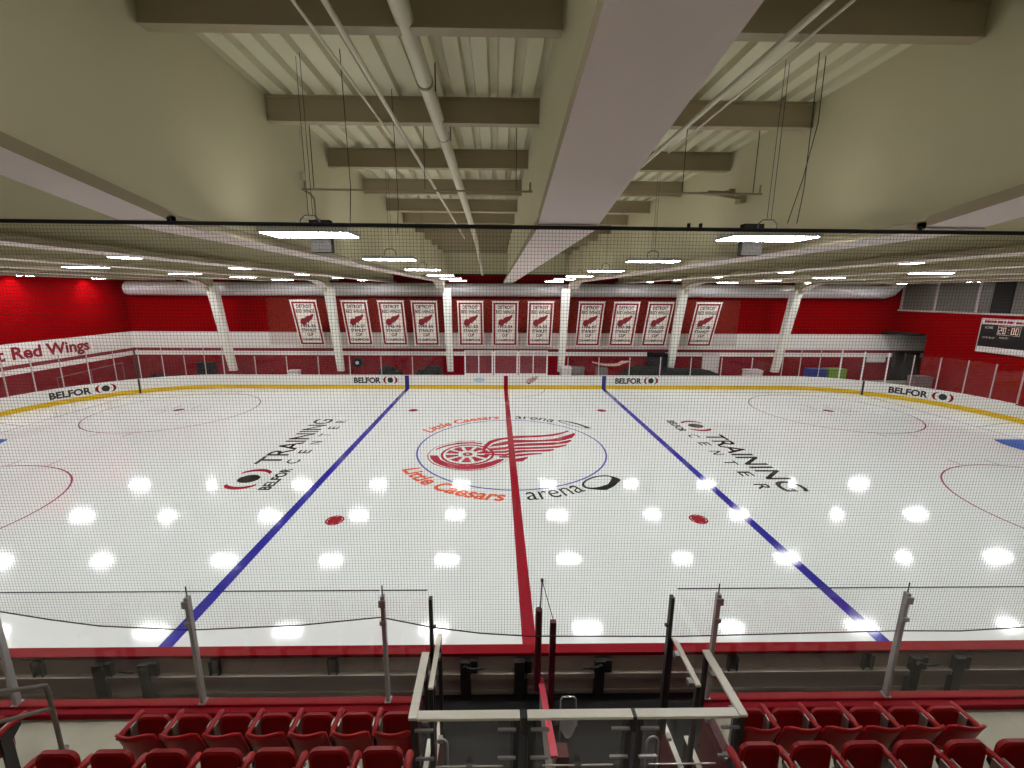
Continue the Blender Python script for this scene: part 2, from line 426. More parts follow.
def board_ad(fn, red=True):
    t = fit(text2d('BELFOR', bold=.04), 2.1, .44)
    lettering('sponsor_lettering', ([(x-1.68, y-.22) for x, y in t[0]], t[1]), M['black'], boards, fn)
    flat('sponsor_emblem', [ell(1.17, 0, .22, .22)], M['black'], boards, fn)
    br = []
    for q in (-1, 1):
        br += [[(1.17+q*(.2+.36*math.cos(t)), .3*math.sin(t)) for t in (a, b_)] + [(1.17+q*(.16+.24*math.cos(t)), .3*math.sin(t)) for t in (b_, a)]
               for a, b_ in zip([(-1.2+.2*k) for k in range(12)], [(-1.0+.2*k) for k in range(12)])]
    flat('sponsor_emblem', br, M['cap_red'], boards, fn)
board_ad(lambda x, y: (-10.25+x, RY-.012, .69+y))
board_ad(lambda x, y: (10.35+x, RY-.012, .68+y))
def on_arc(side, mid):
    def fn(x, y):
        a = mid-(math.degrees(x/(RR-.012)) if side > 0 else -math.degrees(x/(RR-.012)))
        p = arc_pt(side, a, .012)
        return (p[0], p[1], .66+y)
    return fn
board_ad(on_arc(1, 147.3)); board_ad(on_arc(-1, 148.3))
flat('winged_wheel_logo', wheel_polys(20), M['letter_red'], boards, lambda x, y: (2.08+x*.125, RY-.012, .74+y*.13), (0, -.0002, 0))
flat('board_badge', [ell(-2.1, .72, .45, .2, 20)], mat('pale_blue', (178, 200, 214), .4), boards, lambda x, y: (x, RY-.012, y))

# ------------------------------------------------------------------ rink glass round the far half
def pane(name, p0, p1, z0, z1, label, group, post_m='alu', post_w=.05, glass='glass_far'):
    a = Vector((p0[0], p0[1], 0)); c = Vector((p1[0], p1[1], 0)); d = (c-a).normalized(); nn = Vector((-d.y, d.x, 0))
    t = thing(name, label, 'glass', (a.x, a.y, z0), math.atan2(d.y, d.x), group)
    L = (c-a).length; h = z1-z0
    MB().box(post_w/2, L-post_w/2, -.006, .006, 0.0, h).build('pane', M[glass], t)
    MB().box(-post_w/2, post_w/2, -.03, .03, 0, h).build('post', M[post_m], t)
    return t
ZB = 1.085
for k in range(18):
    x0 = -21.946+k*2.4385; x1 = x0+2.4385
    if x0 < 3.4 and x1 > -3.6: continue
    side = 'left' if x1 < 0 else 'right'
    i = (7-k) if x1 < 0 else (k-10)
    t = pane('rink_glass_panel', (x0, RY+.06), (x1, RY+.06), ZB, 2.55,
         'clear glass panel on the far boards, %s to the %s of the penalty box' % (ORD[max(0, i)], side), 'far side glass panels')
for side, nm in ((1, 'left'), (-1, 'right')):
    N = 10
    for k in range(N):
        p0 = arc_pt(side, 90+90*k/N, -.06); p1 = arc_pt(side, 90+90*(k+1)/N, -.06)
        wide = nm == 'right' and k in (3, 4, 5)
        pane('rink_glass_panel', p0, p1, ZB, 3.3, 'tall glass panel on the curved far %s corner, %s from the straight boards' % (nm, ORD[k]),
             'corner glass panels', 'white_frame' if wide else 'alu', .09 if wide else .045)
    for k in range(4):
        y = RY-RR-k*1.5
        x = -side*(RX+.06)
        pane('rink_glass_panel', (x, y), (x, y-1.5), ZB, 3.3, 'tall clear glass panel along the %s end boards, %s from the far corner' % (nm, ORD[k]), 'end glass panels')
x, y = arc_pt(1, 127.3, -.24)
tag(MB().tube([(x, y, .0), (x, y, 3.25)], .05, 8).build('gate_post', M['black']), 'dark gate post standing in the far left corner glass', 'post')
# penalty boxes: white framed glass
for x0, x1, nm in ((-3.25, -1.02, 'left of the red line'), (-.95, .93, 'straddling the red line'), (1.0, 3.28, 'right of the red line')):
    t = thing('penalty_box_frame', 'white framed penalty box glass on the far boards, %s' % nm, 'glass frame', (x0, RY+.1, 1.085))
    w = x1-x0; h = 1.95
    MB().box(0, .1, -.04, .04, 0, h).box(w-.1, w, -.04, .04, 0, h).box(.1, w-.1, -.04, .04, 0, .14).box(.1, w-.1, -.04, .04, h-.06, h).build('frame', M['white_frame'], t)
    if nm[0] != 's': MB().box(w/2-.035, w/2+.035, -.035, .035, .14, h-.06).build('mullion', M['white_frame'], t)
    MB().box(.1, w-.1, -.006, .006, .14, h-.06).build('pane', M['fog_glass'], t)

# ------------------------------------------------------------------ building shell
struct(MB().box(-33, 42, -24, 18, -.25, -.045).build('floor', M['concrete']))
def banded(name, mk, a, b_, zs, ms):
    m_ = MB()
    for (z0, z1), k in zip(zip(zs, zs[1:]), range(len(ms))): mk(m_, a, b_, z0, z1, k)
    return struct(m_.build(name, [M[i] for i in ms]))
BZ = [-.05, 2.06, 2.41, 2.67, 4.06, 8.95, 11.3]; BM = ['wall_low', 'wall_white', 'wall_stripe', 'wall_white', 'wall_red', 'beige']
banded('wall_back', lambda m_, a, b_, z0, z1, k: m_.box(a, b_, 17, 17.3, z0, z1, k), -32.3, 42, BZ, BM)
wl = banded('wall_left', lambda m_, a, b_, z0, z1, k: m_.box(-32.3, -32, a, b_, z0, z1, k), -24, 17, BZ, BM)
XR = 34.27
m_ = MB().box(XR, XR+.3, -24, 14.1, -.05, 6.2).box(XR, XR+.3, 14.1, 17, 4.25, 6.2).box(XR, XR+.3, -24, 17, 10.2, 11.3)
struct(m_.build('wall_right', M['wall_red']))
struct(MB().box(XR-.05, XR+.1, -2, 17, 6.14, 6.26).build('trim_1', M['alu']))
struct(MB().box(41.7, 42, 8, 17, -.05, 11.3).build('wall_side', M['wall_white']))
struct(MB().box(XR-1.2, XR+.3, 14.3, 16.95, 4.22, 4.36).build('trim_2', M['dark']))
struct(MB().box(-32, 34, 16.5, 17, 8.95, 10.97).build('trim_3', M['beige']))
struct(MB().box(-32, 34, 16.42, 16.5, 8.86, 9.0).build('trim_4', M['dark']))
# glazing above the right wall
win = struct(MB().box(XR+.1, XR+.16, -6, 17, 6.26, 10.2).build('window_1', M['curtain']))
for y in (16.85, 14.0, 11.0, 8.0, 5.0):
    MB().box(XR-.02, XR+.1, y-.045, y+.045, 6.26, 10.2).build('mullion', M['alu'], win)
MB().box(XR+.0, XR+.1, 8.95, 10.1, 6.26, 10.2).build('dark_bay', M['dark'], win)
# roof deck: deep ribs running away from the stand
x = -32.3; prof = []; P_ = .4
while x < 34.3:
    prof += [(x, 10.88), (x+.22, 10.88), (x+.25, 10.99), (x+.37, 10.99)]; x += P_
prof += [(34.5, 10.88), (34.5, 11.25), (-32.3, 11.25)]
struct(MB().prism(prof, 'y', -24, 17.2).build('ceiling', M['deck']))

# girders (each its own beam), flat under the rink and rising at the stand side
GX = [-28, -23.3, -18.8, -14.15, -9.6, -5.0, .19, 5.2, 9.7, 14.3, 18.9, 23.5, 28]
COLS = {1: -23.1, 3: -14.0, 5: -4.7, 7: 4.78, 9: 14.2, 11: 23.4}
def soff(y, k):
    z = 8.27
    if y < -13.95: z = 8.31+(-13.95-y)*.165
    return z
for k, gx in enumerate(GX):
    ys = [-20.5, -17, -15.5, -14, -13.95, -13.9, -5, 5, 12.0, 17.0]
    lo = [(y, soff(y, k)) for y in ys]
    if k in COLS:
        lo = lo[:-1]+[(12.7, 8.2), (13.3, 8.05), (13.8, 7.8), (14.2, 7.4), (14.8, 7.4), (14.9, 8.3), (17, 8.3)]
    web = [(y, z+.1) for y, z in lo]+[(17, 10.9), (-20.5, 10.9)]
    g = MB().prism(web, 'x', gx-.13, gx+.13).build('ceiling_beam', M['beige'])
    struct(g)
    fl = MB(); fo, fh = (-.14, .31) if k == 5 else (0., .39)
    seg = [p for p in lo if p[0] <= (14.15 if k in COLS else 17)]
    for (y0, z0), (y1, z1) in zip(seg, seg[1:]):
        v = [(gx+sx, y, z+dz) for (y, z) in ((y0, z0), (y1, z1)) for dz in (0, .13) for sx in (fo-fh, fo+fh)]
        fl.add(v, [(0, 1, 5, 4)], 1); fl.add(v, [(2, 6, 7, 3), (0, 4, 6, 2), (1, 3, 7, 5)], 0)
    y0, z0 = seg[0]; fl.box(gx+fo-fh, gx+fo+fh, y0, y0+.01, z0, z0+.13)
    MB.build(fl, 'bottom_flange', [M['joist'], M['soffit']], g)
    MB().box(gx+fo-fh, gx+fo+fh, -13.99, -13.86, soff(-14, k)-.02, soff(-14, k)+.06).build('splice_plate', M['joist'], g)
# joists in the bays that can be seen into
JY = [-13.95+2.79*i for i in range(-1, 11)]
for bi in range(2, 10):
    x0, x1 = GX[bi]+.13, GX[bi+1]-.13
    for y in JY:
        j = MB().box(x0+.02, x1-.02, y-.05, y+.05, 10.48, 10.84)
        j.box(x0+.02, x1-.02, y-.085, y+.085, 10.45, 10.48).box(x0+.02, x1-.02, y-.08, y+.08, 10.84, 10.88)
        struct(j.build('ceiling_beam', M['joist']))

# raked columns at the far wall
for k, cx in COLS.items():
    t = MB(); cz = [(16.0, .0, 16.4, .25), (15.8, .9, 16.2, .25), (14.25, 7.8, 14.9, .31)]
    v = []
    for yf, z, yb, hw in cz: v += [(cx-hw, yf, z), (cx+hw, yf, z), (cx+hw, yb, z), (cx-hw, yb, z)]
    fs = []
    for i in range(2):
        for a in range(4): fs.append((i*4+a, i*4+(a+1) % 4, i*4+4+(a+1) % 4, i*4+4+a))
    t.add(v, fs+[(0, 3, 2, 1), (8, 9, 10, 11)])
    c_ = struct(t.build('column_%d' % (list(COLS).index(k)+1), M['column']))
    MB().box(cx-.36, cx+.36, 15.65, 16.5, -.04, .86).build('column_base', M['wall_low'], c_)
# round duct along the far wall
d = MB().tube([(-31.2, 16.42, 7.66), (-31.0, 16.42, 7.66), (32.2, 16.42, 7.72), (32.7, 16.42, 7.85), (34.0, 16.42, 9.4)], .55, 20)
tag(d.build('air_duct', M['duct']), 'long round silver air duct running along the top of the far wall', 'duct')

# ------------------------------------------------------------------ wall lettering, banners, scoreboard
for wd, y0, w_ in (('Detroit', 3.3, 4.1), ('Red Wings', 7.8, 5.25)):
    t = fit(text2d(wd, bold=.03), w_, .80)
    lettering('wall_lettering', t, M['letter_red'], wl, lambda x, y, y0=y0: (-31.985, y0+x, 3.03+y))

YEARS = ['1935-36', '1936-37', '1942-43', '1949-50', '1951-52', '1953-54', '1954-55', '1996-97', '1997-98', '2001-02', '2007-08']
BX = [-16.21, -12.18, -9.26, -6.59, -2.87, -.04, 2.84, 6.96, 9.81, 12.6, 16.51]
bt0 = Vector((0, 14.75, 6.78)); bt1 = Vector((0, 16.0, 3.05))
SILH = [ell(-2.08, -.86, 1.5, 1.5, 20), [(-1.35, -.5), (-1.2, .6), (-.5, 1.3), (1.5, 1.7), (3.3, 2.5), (3.3, 1.5), (2.8, .6), (2.0, -.3), (.6, -1.3), (-.5, -1.5)]]
def banner(cx, yr, label):
    dv = bt1-bt0; L = dv.length
    t = thing('championship_banner', label, 'banner', (cx, bt0.y, bt0.z), 0, 'championship banners by the far wall')
    dn = dv.normalized(); nn = Vector((0, -abs(dn.z), dn.y if dn.y < 0 else -dn.y)).normalized()
    W = 1.05
    def fn(lift): return lambda x, y: tuple(Vector((x, 0, 0))+dn*y+nn*lift)          # y runs down the cloth
    fb = fn(-.008); ff = fn(.0)
    cl = MB()
    o = rect(-W, W, 0, L)
    cl.add([fb(*p) for p in o]+[ff(*p) for p in o], [(0, 1, 2, 3), (7, 6, 5, 4), (0, 4, 5, 1), (1, 5, 6, 2), (2, 6, 7, 3), (3, 7, 4, 0)])
    cl.build('cloth', M['banner'], t)
    f2 = fn(.006)
    bd = []
    a, w = .09, .16
    bd += [rect(-W+a, W-a, a, a+w), rect(-W+a, W-a, L-a-w, L-a), rect(-W+a, -W+a+w, a+w, L-a-w), rect(W-a-w, W-a, a+w, L-a-w)]
    flat('border', bd, M['banner_red'], t, f2)
    lines = [('DETROIT', .62, 1.25, .3), ('RED WINGS', 1.02, 1.5, .27), (yr, 2.3, 1.2, .27), ('STANLEY', 2.68, 1.25, .27), ('CUP', 3.06, .5, .27), ('CHAMPIONS', 3.5, 1.52, .22)]
    for s, y0, w_, h in lines:
        tt = fit(text2d(s, bold=.03), w_, h)
        lettering('lettering', ([(x-w_/2, y0-y) for x, y in tt[0]], tt[1]), M['banner_ink'], t, f2)
    flat('winged_wheel_logo', wheel_polys(16)+SILH, M['banner_red'], t, lambda x, y: f2(x*.165+.03, 1.6-(y*.17+x*.02)), (0, -.0002, 0))
    MB().tube([(-W-.05, 0, .03), (W+.05, 0, .03)], .03, 8).build('hanging_rod', M['alu'], t)
for x, yr in zip(BX, YEARS):
    banner(x, yr, 'white red-bordered championship banner reading %s by the far wall' % yr)
# fine screen hung between the banners and the wall
sc_ = MB().box(-20.1, 20.1, 16.60, 16.61, 3.0, 6.98)
tag(sc_.build('mesh_screen', M['screen']), 'fine tan mesh screen hanging on the far wall behind the row of banners', 'screen')

s = thing('scoreboard', 'black scoreboard with white ad strips mounted on the red right wall', 'scoreboard', (XR-.02, 7.2, 3.5))
MB().box(-.12, 0, -3.2, 3.15, 0, 2.4).build('case', M['alu'], s, bevel=.01)
MB().box(-.14, -.12, -3.1, 3.05, .42, 1.98).build('face', M['score_black'], s)
MB().box(-.14, -.12, -3.1, 3.05, 2.0, 2.36).build('ad_strip', M['score_white'], s)
MB().box(-.14, -.12, -3.1, 3.05, .04, .4).build('ad_strip', M['score_white'], s)
sf = lambda x, y: (-.145, 3.05-x, y)
sb = MB()
for x0, w, h in ((.15, .42, .16), (.6, .3, .16), (.95, .32, .16), (1.32, .12, .16), (1.5, .34, .16), (2.0, .36, .14), (2.4, .5, .14)):
    sb.box(-.15, -.14, 3.05-x0-w, 3.05-x0, 2.1, 2.1+h)
sb.build('ad_marks', M['letter_red'], s)
for tx, x0, y0, w, h in (('HOME', .25, 1.68, .5, .17), ('PERIOD', 1.25, 1.05, .5, .12), ('PLAYER PENALTY', .2, 1.0, .8, .12)):
    tt = fit(text2d(tx, bold=.01), w, h)
    lettering('lettering', ([(x+x0, y+y0) for x, y in tt[0]], tt[1]), M['score_text'], s, sf)
SEG = {'2': 'abged', '0': 'abcdef', ':': ''}
dg = MB()
for i, ch in enumerate('20:00'):
    x0 = 1.12+i*.24; y0 = 1.38; w, h, q = .17, .44, .035
    segs = {'a': (x0, x0+w, y0+h-q, y0+h), 'g': (x0, x0+w, y0+h/2-q/2, y0+h/2+q/2), 'd': (x0, x0+w, y0, y0+q), 'f': (x0, x0+q, y0+h/2, y0+h),
            'b': (x0+w-q, x0+w, y0+h/2, y0+h), 'e': (x0, x0+q, y0, y0+h/2), 'c': (x0+w-q, x0+w, y0, y0+h/2)}
    for g_ in SEG[ch]:
        a, c_, e, f = segs[g_]; dg.box(-.15, -.14, 3.05-c_, 3.05-a, e, f)
    if ch == ':': dg.box(-.15, -.14, 3.05-x0-.1, 3.05-x0-.06, y0+.1, y0+.14).box(-.15, -.14, 3.05-x0-.1, 3.05-x0-.06, y0+.28, y0+.32)
dg.build('clock_digits', M['digit'], s)
fr = MB()
fr.box(-.15, -.14, 3.05-2.35, 3.05-1.05, 1.9, 1.93).box(-.15, -.14, 3.05-2.35, 3.05-1.05, 1.29, 1.32).box(-.15, -.14, 3.05-1.08, 3.05-1.05, 1.3, 1.92).box(-.15, -.14, 3.05-2.35, 3.05-2.32, 1.3, 1.92)
fr.build('clock_border', M['score_text'], s)

# ------------------------------------------------------------------ equipment stored behind the far boards
def heap(name, label, cat, x0, x1, y0, y1, h, m, seed, lumps=5):
    rnd = random.Random(seed); n, q = 24, 8; v = []
    ph = [(rnd.uniform(.15, .85), rnd.uniform(.1, .25), rnd.uniform(.25, .5)) for _ in range(lumps)]
    for i in range(n+1):
        u = i/n
        top_ = h*(.5+sum(a*math.exp(-((u-c)/w)**2) for c, w, a in ph)/1.6)*min(1, 6*u+.15)*min(1, 6*(1-u)+.15)
        for j in range(q+1):
            t_ = PI*j/q
            v.append((x0+(x1-x0)*u, (y0+y1)/2-math.cos(t_)*(y1-y0)/2, max(0., math.sin(t_)**.6*min(top_, h)+rnd.uniform(-.02, .02))))
    fs = [(i*(q+1)+j, i*(q+1)+j+1, (i+1)*(q+1)+j+1, (i+1)*(q+1)+j) for i in range(n) for j in range(q)]
    return tag(MB().add(v, fs, 0, True).build(name, m), label, cat)
heap('tarp_heap', 'long black tarp-covered heap of equipment behind the far boards at right', 'tarp', 8.6, 19.2, 14.3, 15.4, 1.55, M['tarp'], 3)
heap('tarp_heap', 'low black covered bundle behind the far boards between two banner columns', 'tarp', -7.7, -4.95, 14.4, 15.5, 1.5, M['tarp'], 5)
heap('tarp_heap', 'black covered bundle behind the blue line mark of the far boards', 'tarp', -10.9, -8.3, 14.4, 15.5, 1.6, M['tarp'], 8)
def case(name, label, cat, x0, x1, y0, y1, h, m, wheels=True):
    t = thing(name, label, cat, (x0, y0, -.045)); w = x1-x0; dp = y1-y0
    MB().box(0, w, 0, dp, .12, h*.86).build('body', M[m], t, bevel=.03)
    MB().box(-.02, w+.02, -.02, dp+.02, h*.86, h).build('lid', M[m], t, bevel=.03)
    for a in (.12, w-.12):
        for c_ in (.12, dp-.12):
            MB().tube([(a-.03, c_, .06), (a+.03, c_, .06)], .06, 10).build('wheel', M['black'], t)
    return t
case('equipment_case', 'tall black equipment cabinet behind the far boards beside the dark tarp', 'case', 12.3, 13.75, 15.5, 16.3, 2.55, 'tarp')
case('equipment_case', 'black upright box behind the far boards at the left columns', 'case', -25.1, -24.0, 14.5, 15.3, 1.8, 'tarp')
case('equipment_case', 'small white box behind the far boards left of the second column', 'case', -17.9, -17.05, 14.6, 15.2, 1.15, 'cart_white')
case('equipment_case', 'white crate standing behind the far boards right of the centre column', 'case', 4.6, 5.48, 14.6, 15.3, 1.52, 'cart_white')
case('equipment_case', 'grey crate next to the white crate behind the far boards', 'case', 5.6, 6.55, 14.6, 15.3, 1.5, 'cart_grey')
case('equipment_case', 'pale low trolley box behind the far boards right of the black tarp', 'case', 20.2, 21.5, 14.6, 15.4, 1.3, 'cart_white')
case('storage_bin', 'blue wheeled bin behind the far right boards', 'bin', 25.45, 26.85, 14.5, 15.3, 1.42, 'blue_bin')
case('storage_bin', 'lime green wheeled bin beside the blue bin behind the far right boards', 'bin', 26.98, 28.5, 14.5, 15.3, 1.44, 'green_bin')
case('equipment_case', 'grey metal crate standing by the right corner opening', 'case', 32.2, 33.5, 12.2, 13.0, 1.25, 'cart_grey')
# leaf-blower-like goalie figure of gear: barrel fan on a stand
t = thing('drum_fan', 'dark drum fan on a stand behind the far boards right of the second column', 'fan', (-12.2, 15.0, -.045))
MB().tube([(0, -.2, 1.8), (0, .2, 1.8)], .42, 20).build('drum', M['tarp'], t)
MB().tube([(-.4, 0, 0), (-.3, 0, 1.75)], .03, 8).tube([(.4, 0, 0), (.3, 0, 1.75)], .03, 8).tube([(-.4, 0, .3), (.4, 0, .3)], .03, 8).build('stand', M['iron'], t)
MB().tube([(0, -.24, 1.8), (0, -.2, 1.8)], .14, 14).build('hub', M['alu'], t)
pb = MB(); v = []
for i in range(17):
    u = i/16; x = 7.25+3.0*u; z = 1.55+.28*(2*u-1)**2+(.1 if u > .8 else 0)
    hh = .04+.12*math.sin(PI*min(1, u*1.02))+(.08*math.exp(-((u-.82)/.1)**2))
    v += [(x, 14.7, z), (x, 15.1, z-.02), (x, 15.1, z+hh), (x, 14.7, z+hh)]
fs = [(i*4+a, i*4+(a+1) % 4, i*4+4+(a+1) % 4, i*4+4+a) for i in range(16) for a in range(4)]+[(0, 1, 2, 3), (64, 67, 66, 65)]
tag(pb.add(v, fs).build('rolled_mat', M['pale']), 'pale pink curved mat lying over the black tarp behind the boards', 'mat')
tag(MB().box(7.6, 8.5, 14.6, 15.2, -.045, 1.42).build('plinth', M['cart_grey'], bevel=.02), 'grey pedestal under the pale curved mat behind the far boards', 'pedestal')
t = thing('notice_panel', 'pale grey door panel on the far wall right of the tarp heap', 'panel', (18.2, 16.9, 0))
MB().box(-.75, .75, 0, .08, -.02, 2.35).build('leaf', M['cart_white'], t); MB().tube([(.55, -.02, 1.1), (.55, -.08, 1.1)], .05, 8).build('handle', M['steel'], t)
struct(MB().box(34.5, 36.9, 16.9, 17, -.045, 2.5).build('door_1', M['dark']))
tag(MB().box(32.2, 33.9, 16.93, 16.985, 1.6, 2.4).build('wall_sign', M['white_board'], bevel=.01), 'small white sign on the far wall near the right corner', 'sign')
for k in range(5):
    x0 = -30.2+k*.95; h = .62+.18*math.sin(k*1.3)
    g = heap('gear_bag', 'low dark gear bag behind the far left corner boards, %s from the corner' % ORD[k], 'bag', x0, x0+.85, 15.2, 16.0, h, M['tarp'], 20+k, 3)
    g['group'] = 'gear bags behind the corner boards'
t = thing('wall_rail', 'pale pipe rail in front of the left corner wall', 'railing', (0, 0, 0))
MB().tube([(-31.2, 9.5, 1.5), (-31.0, 14.5, 1.75)], .025, 8).build('top_rail', M['cart_grey'], t)
for y in (9.5, 11.9, 14.5):
    MB().tube([(-31.2+.04*(y-9.5), y, 0), (-31.2+.04*(y-9.5), y, 1.5+.05*(y-9.5))], .02, 8).build('post', M['cart_grey'], t)

# ------------------------------------------------------------------ ceiling services
mp = MB().tube([(-1.8, -24, 10.55), (-1.8, -14.2, 10.55), (-1.8, -9, 10.5), (-1.82, -3, 10.4), (-1.85, 4, 10.2), (-1.9, 10, 9.7), (-1.9, 15.5, 8.95)], .115, 14)
t = thing('sprinkler_main', 'thick white sprinkler pipe running under the roof left of the centre beam', 'pipe')
mp.build('pipe', M['pipe'], t)
for y in (-12.6, -10.4):
    MB().tube([(-1.8, y-.02, 10.52), (-1.8, y+.02, 10.52)], .128, 14).build('coupling', M['joist'], t)
    MB().tube([(-1.68, y+.25, 10.5), (-1.68, y+.25, 10.97)], .012, 6).build('hanger', M['wire'], t)
tag(MB().tube([(-2.46, -20, 10.32), (-2.46, 4, 10.3)], .035, 8).build('conduit', M['pipe']), 'thin cream conduit running beside the thick sprinkler pipe', 'conduit')
tag(MB().tube([(-2.95, -20, 10.4), (-2.75, -10.9, 10.38)], .02, 8).build('conduit', M['pipe']), 'thinnest cream conduit left of the sprinkler pipe', 'conduit')
tag(MB().tube([(2.55, -20, 10.3), (2.55, 6, 10.28)], .04, 8).build('conduit', M['pipe']), 'cream conduit running under the right bay beside the centre beam', 'conduit')
tag(MB().tube([(2.9, -20, 10.4), (2.9, -10, 10.38)], .018, 8).build('conduit', M['pipe']), 'thin cream conduit to the right of the right bay conduit', 'conduit')
for x0, x1, nm, yk in ((-4.86, .03, 'left', -10), (.36, 5.0, 'right', -10)):
    t = thing('sprinkler_branch', 'thin cross pipe hung below the joists in the %s bay' % nm, 'pipe', (0, 0, 0))
    MB().tube([(x0, yk, 9.58), (x1, yk, 9.58)], .022, 8).build('pipe', M['joist'], t)
    for x in ((x0+.25, x0+2.6, x1-.35) if nm == 'left' else (x0+2.9, x1-.2)):
        MB().tube([(x, yk, 9.58), (x, yk, 10.97)], .008, 6).build('hanger', M['wire'], t)
    MB().tube([(x1-.05, yk, 9.58), (x1-.05, yk, 9.76)], .02, 8).build('upstand', M['joist'], t)
t = thing('pipe_bracket', 'tangle of small pipes and a bracket on the right girder', 'bracket', (5.0, -9.3, 9.62))
MB().tube([(0, 0, 0), (-.9, -.5, -.02), (-1.3, -.55, 0)], .03, 8).tube([(-.02, .5, .25), (-.75, .2, .2)], .03, 8).build('pipe', M['joist'], t)
MB().box(-.14, 0.0, -.1, .1, -.1, .1).build('plate', M['joist'], t)
MB().box(-.14, 0, .4, .6, .15, .32).build('plate', M['joist'], t)
t = thing('sprinkler_riser', 'small bent pipe and white sprinkler head by the left girder', 'pipe', (-4.8, -10.0, 9.0))
MB().tube([(0, 0, .9), (0, 0, .55), (.1, 0, .5), (.18, 0, .4), (.18, 0, -.2)], .022, 8).build('pipe', M['joist'], t)
MB().tube([(-.02, 0, .75), (-.02, 0, .9)], .05, 10).build('head', M['white_frame'], t)
for x, y, z0, nm in ((4.0, -12.7, 8.55, 'right of the nearest right lamp'), (-3.0, -12.7, 8.5, 'right of the nearest left lamp'), (-2.55, -11.5, 8.5, 'between the left lamp and the sprinkler pipe')):
    tag(MB().tube([(x, y, z0), (x+.04, y, z0+.5), (x, y, 10.97)], .006, 6).build('hanging_wire', M['wire']), 'thin dark wire hanging from the deck %s' % nm, 'wire')
tag(MB().tube([(3.85, -12.7, 8.55), (4.0, -12.7, 9.2), (4.12, -12.7, 10.0), (4.1, -12.7, 10.97)], .006, 6).build('hanging_wire', M['wire']), 'slack dark cable looping down beside the right girder', 'wire')

# LED high-bay lights
LX = [-30.3, -24, -17, -10.55, -3.7, 3.66, 10.5, 17.05, 24, 30.2]
LY = [-12.5, -7.4, -2.15, 3.25, 8.4, 13.4]
def lamp_meshes():
    W, D = .66, .29
    hs = MB().box(-W-.03, W+.03, -D-.03, D+.03, .012, .1).mesh('housing', M['lampbox'])
    df = MB().box(-W, W, -D, D, 0, .012).mesh('diffuser', M['lamp'])
    rf = MB().box(-W, W, -D*.5, D*.5, .1, .106).mesh('roof_fill', M['roof_fill'])  # added glowing strip facing the roof, a fill only
    db = MB().box(-.17, .17, .36, .5, -.22, .3).mesh('dark_box', M['lampgrey'])  # near-black box standing in for a dark patch behind the nearest lamps
    hg = MB().tube([(-.16, 0, .1), (-.15, 0, .24), (-.08, 0, .3), (.08, 0, .3), (.15, 0, .24), (.16, 0, .1)], .011, 8)
    hg.tube([(-.02, 0, .3), (-.02, 0, 2.6)], .004, 6).tube([(.05, 0, .3), (.04, 0, 2.6)], .004, 6)
    hg = hg.mesh('hanger', M['wire'])
    return hs, df, db, hg, rf
LM = lamp_meshes()
for j, y in enumerate(LY):
    for i, x in enumerate(LX):
        side = 'left' if x < 0 else 'right'; n = (4-i) if x < 0 else (i-5)
        t = thing('high_bay_light', 'LED ceiling light, %s row from the stand, %s to the %s of the centre beam' % (ORD[j], ORD[n], side),
                  'ceiling light', (x, y, 8.33), 0, 'high-bay lights over the ice')
        for nm, me in zip(('housing', 'diffuser', 'dark_box', 'hanger', 'roof_fill'), LM):
            if nm == 'dark_box' and j > 0: continue
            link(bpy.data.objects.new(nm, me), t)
# wall washers on the left wall
for y, nm in ((8.6, 'nearer the stand'), (13.55, 'nearer the far corner'), (3.6, 'nearest the stand')):
    t = thing('wall_washer', 'small spot lamp throwing a red glow down the left wall, %s' % nm, 'spotlight', (-31.3, y, 8.75))
    MB().tube([(0, 0, 0), (-.1, 0, .28)], .09, 14).build('can', M['lampbox'], t)
    MB().tube([(-.05, 0, .28), (-.05, 0, 2.2)], .012, 6).build('stem', M['wire'], t)
    l = bpy.data.lights.new('wall_washer_lamp', 'SPOT'); l.energy = 200; l.spot_size = 1.25; l.spot_blend = .8; l.shadow_soft_size = .06; l.color = (1, .93, .85)
    lo_ = bpy.data.objects.new('lamp', l); lo_.location = (.0, 0, -.02); lo_.rotation_euler = (0, math.radians(24), 0); link(lo_, t)

# ------------------------------------------------------------------ safety net in front of the stand
NY = -14.85; NX0, NX1 = -8.6, 8.6; NT = 8.14
SAG = [(-8.6, 3.75), (-7, 3.45), (-6.41, 3.33), (-5.8, 3.23), (-4.67, 3.16), (-3.25, 3.22), (-2.21, 3.33), (-1.58, 3.18), (-.93, 3.08), (-.28, 3.03), (1.71, 3.01), (4.65, 3.07), (5.47, 3.06), (6.32, 3.11), (7.2, 3.2), (8.6, 3.5)]
def sag(x):
    for (a, za), (b_, zb) in zip(SAG, SAG[1:]):
        if a <= x <= b_: return za+(zb-za)*(x-a)/(b_-a)
    return 3.1
def ntop(x): return 8.14-.0035*x
net = thing('safety_net', 'black spectator safety net hanging between the stand and the ice', 'net')
nb = MB(); r = .0014; P_ = .0375
def cord(a, c_, ax):
    if ax == 'z': v = [(a[0]+dx, a[1]+dy, z) for z in (a[2], c_[2]) for dx, dy in ((-r, 0), (0, -r), (r, 0), (0, r))]
    else: v = [(x, a[1]+dy, a[2]+dz) for x in (a[0], c_[0]) for dy, dz in ((-r, 0), (0, -r), (r, 0), (0, r))]
    nb.add(v, [(0, 1, 5, 4), (1, 2, 6, 5), (2, 3, 7, 6), (3, 0, 4, 7)])
x = NX0
while x <= NX1:
    cord((x, NY, sag(x)), (x, NY, ntop(x)), 'z'); x += P_
z = 3.02
while z < NT:
    xs = []; inside = False; q = NX0
    while q <= NX1+.001:
        ok = sag(q) <= z <= ntop(q)
        if ok and not inside: st_ = q; inside = True
        if inside and (not ok or q+.1 > NX1):
            cord((st_, NY, z), (q, NY, z), 'x'); inside = False
        q += .1
    z += P_
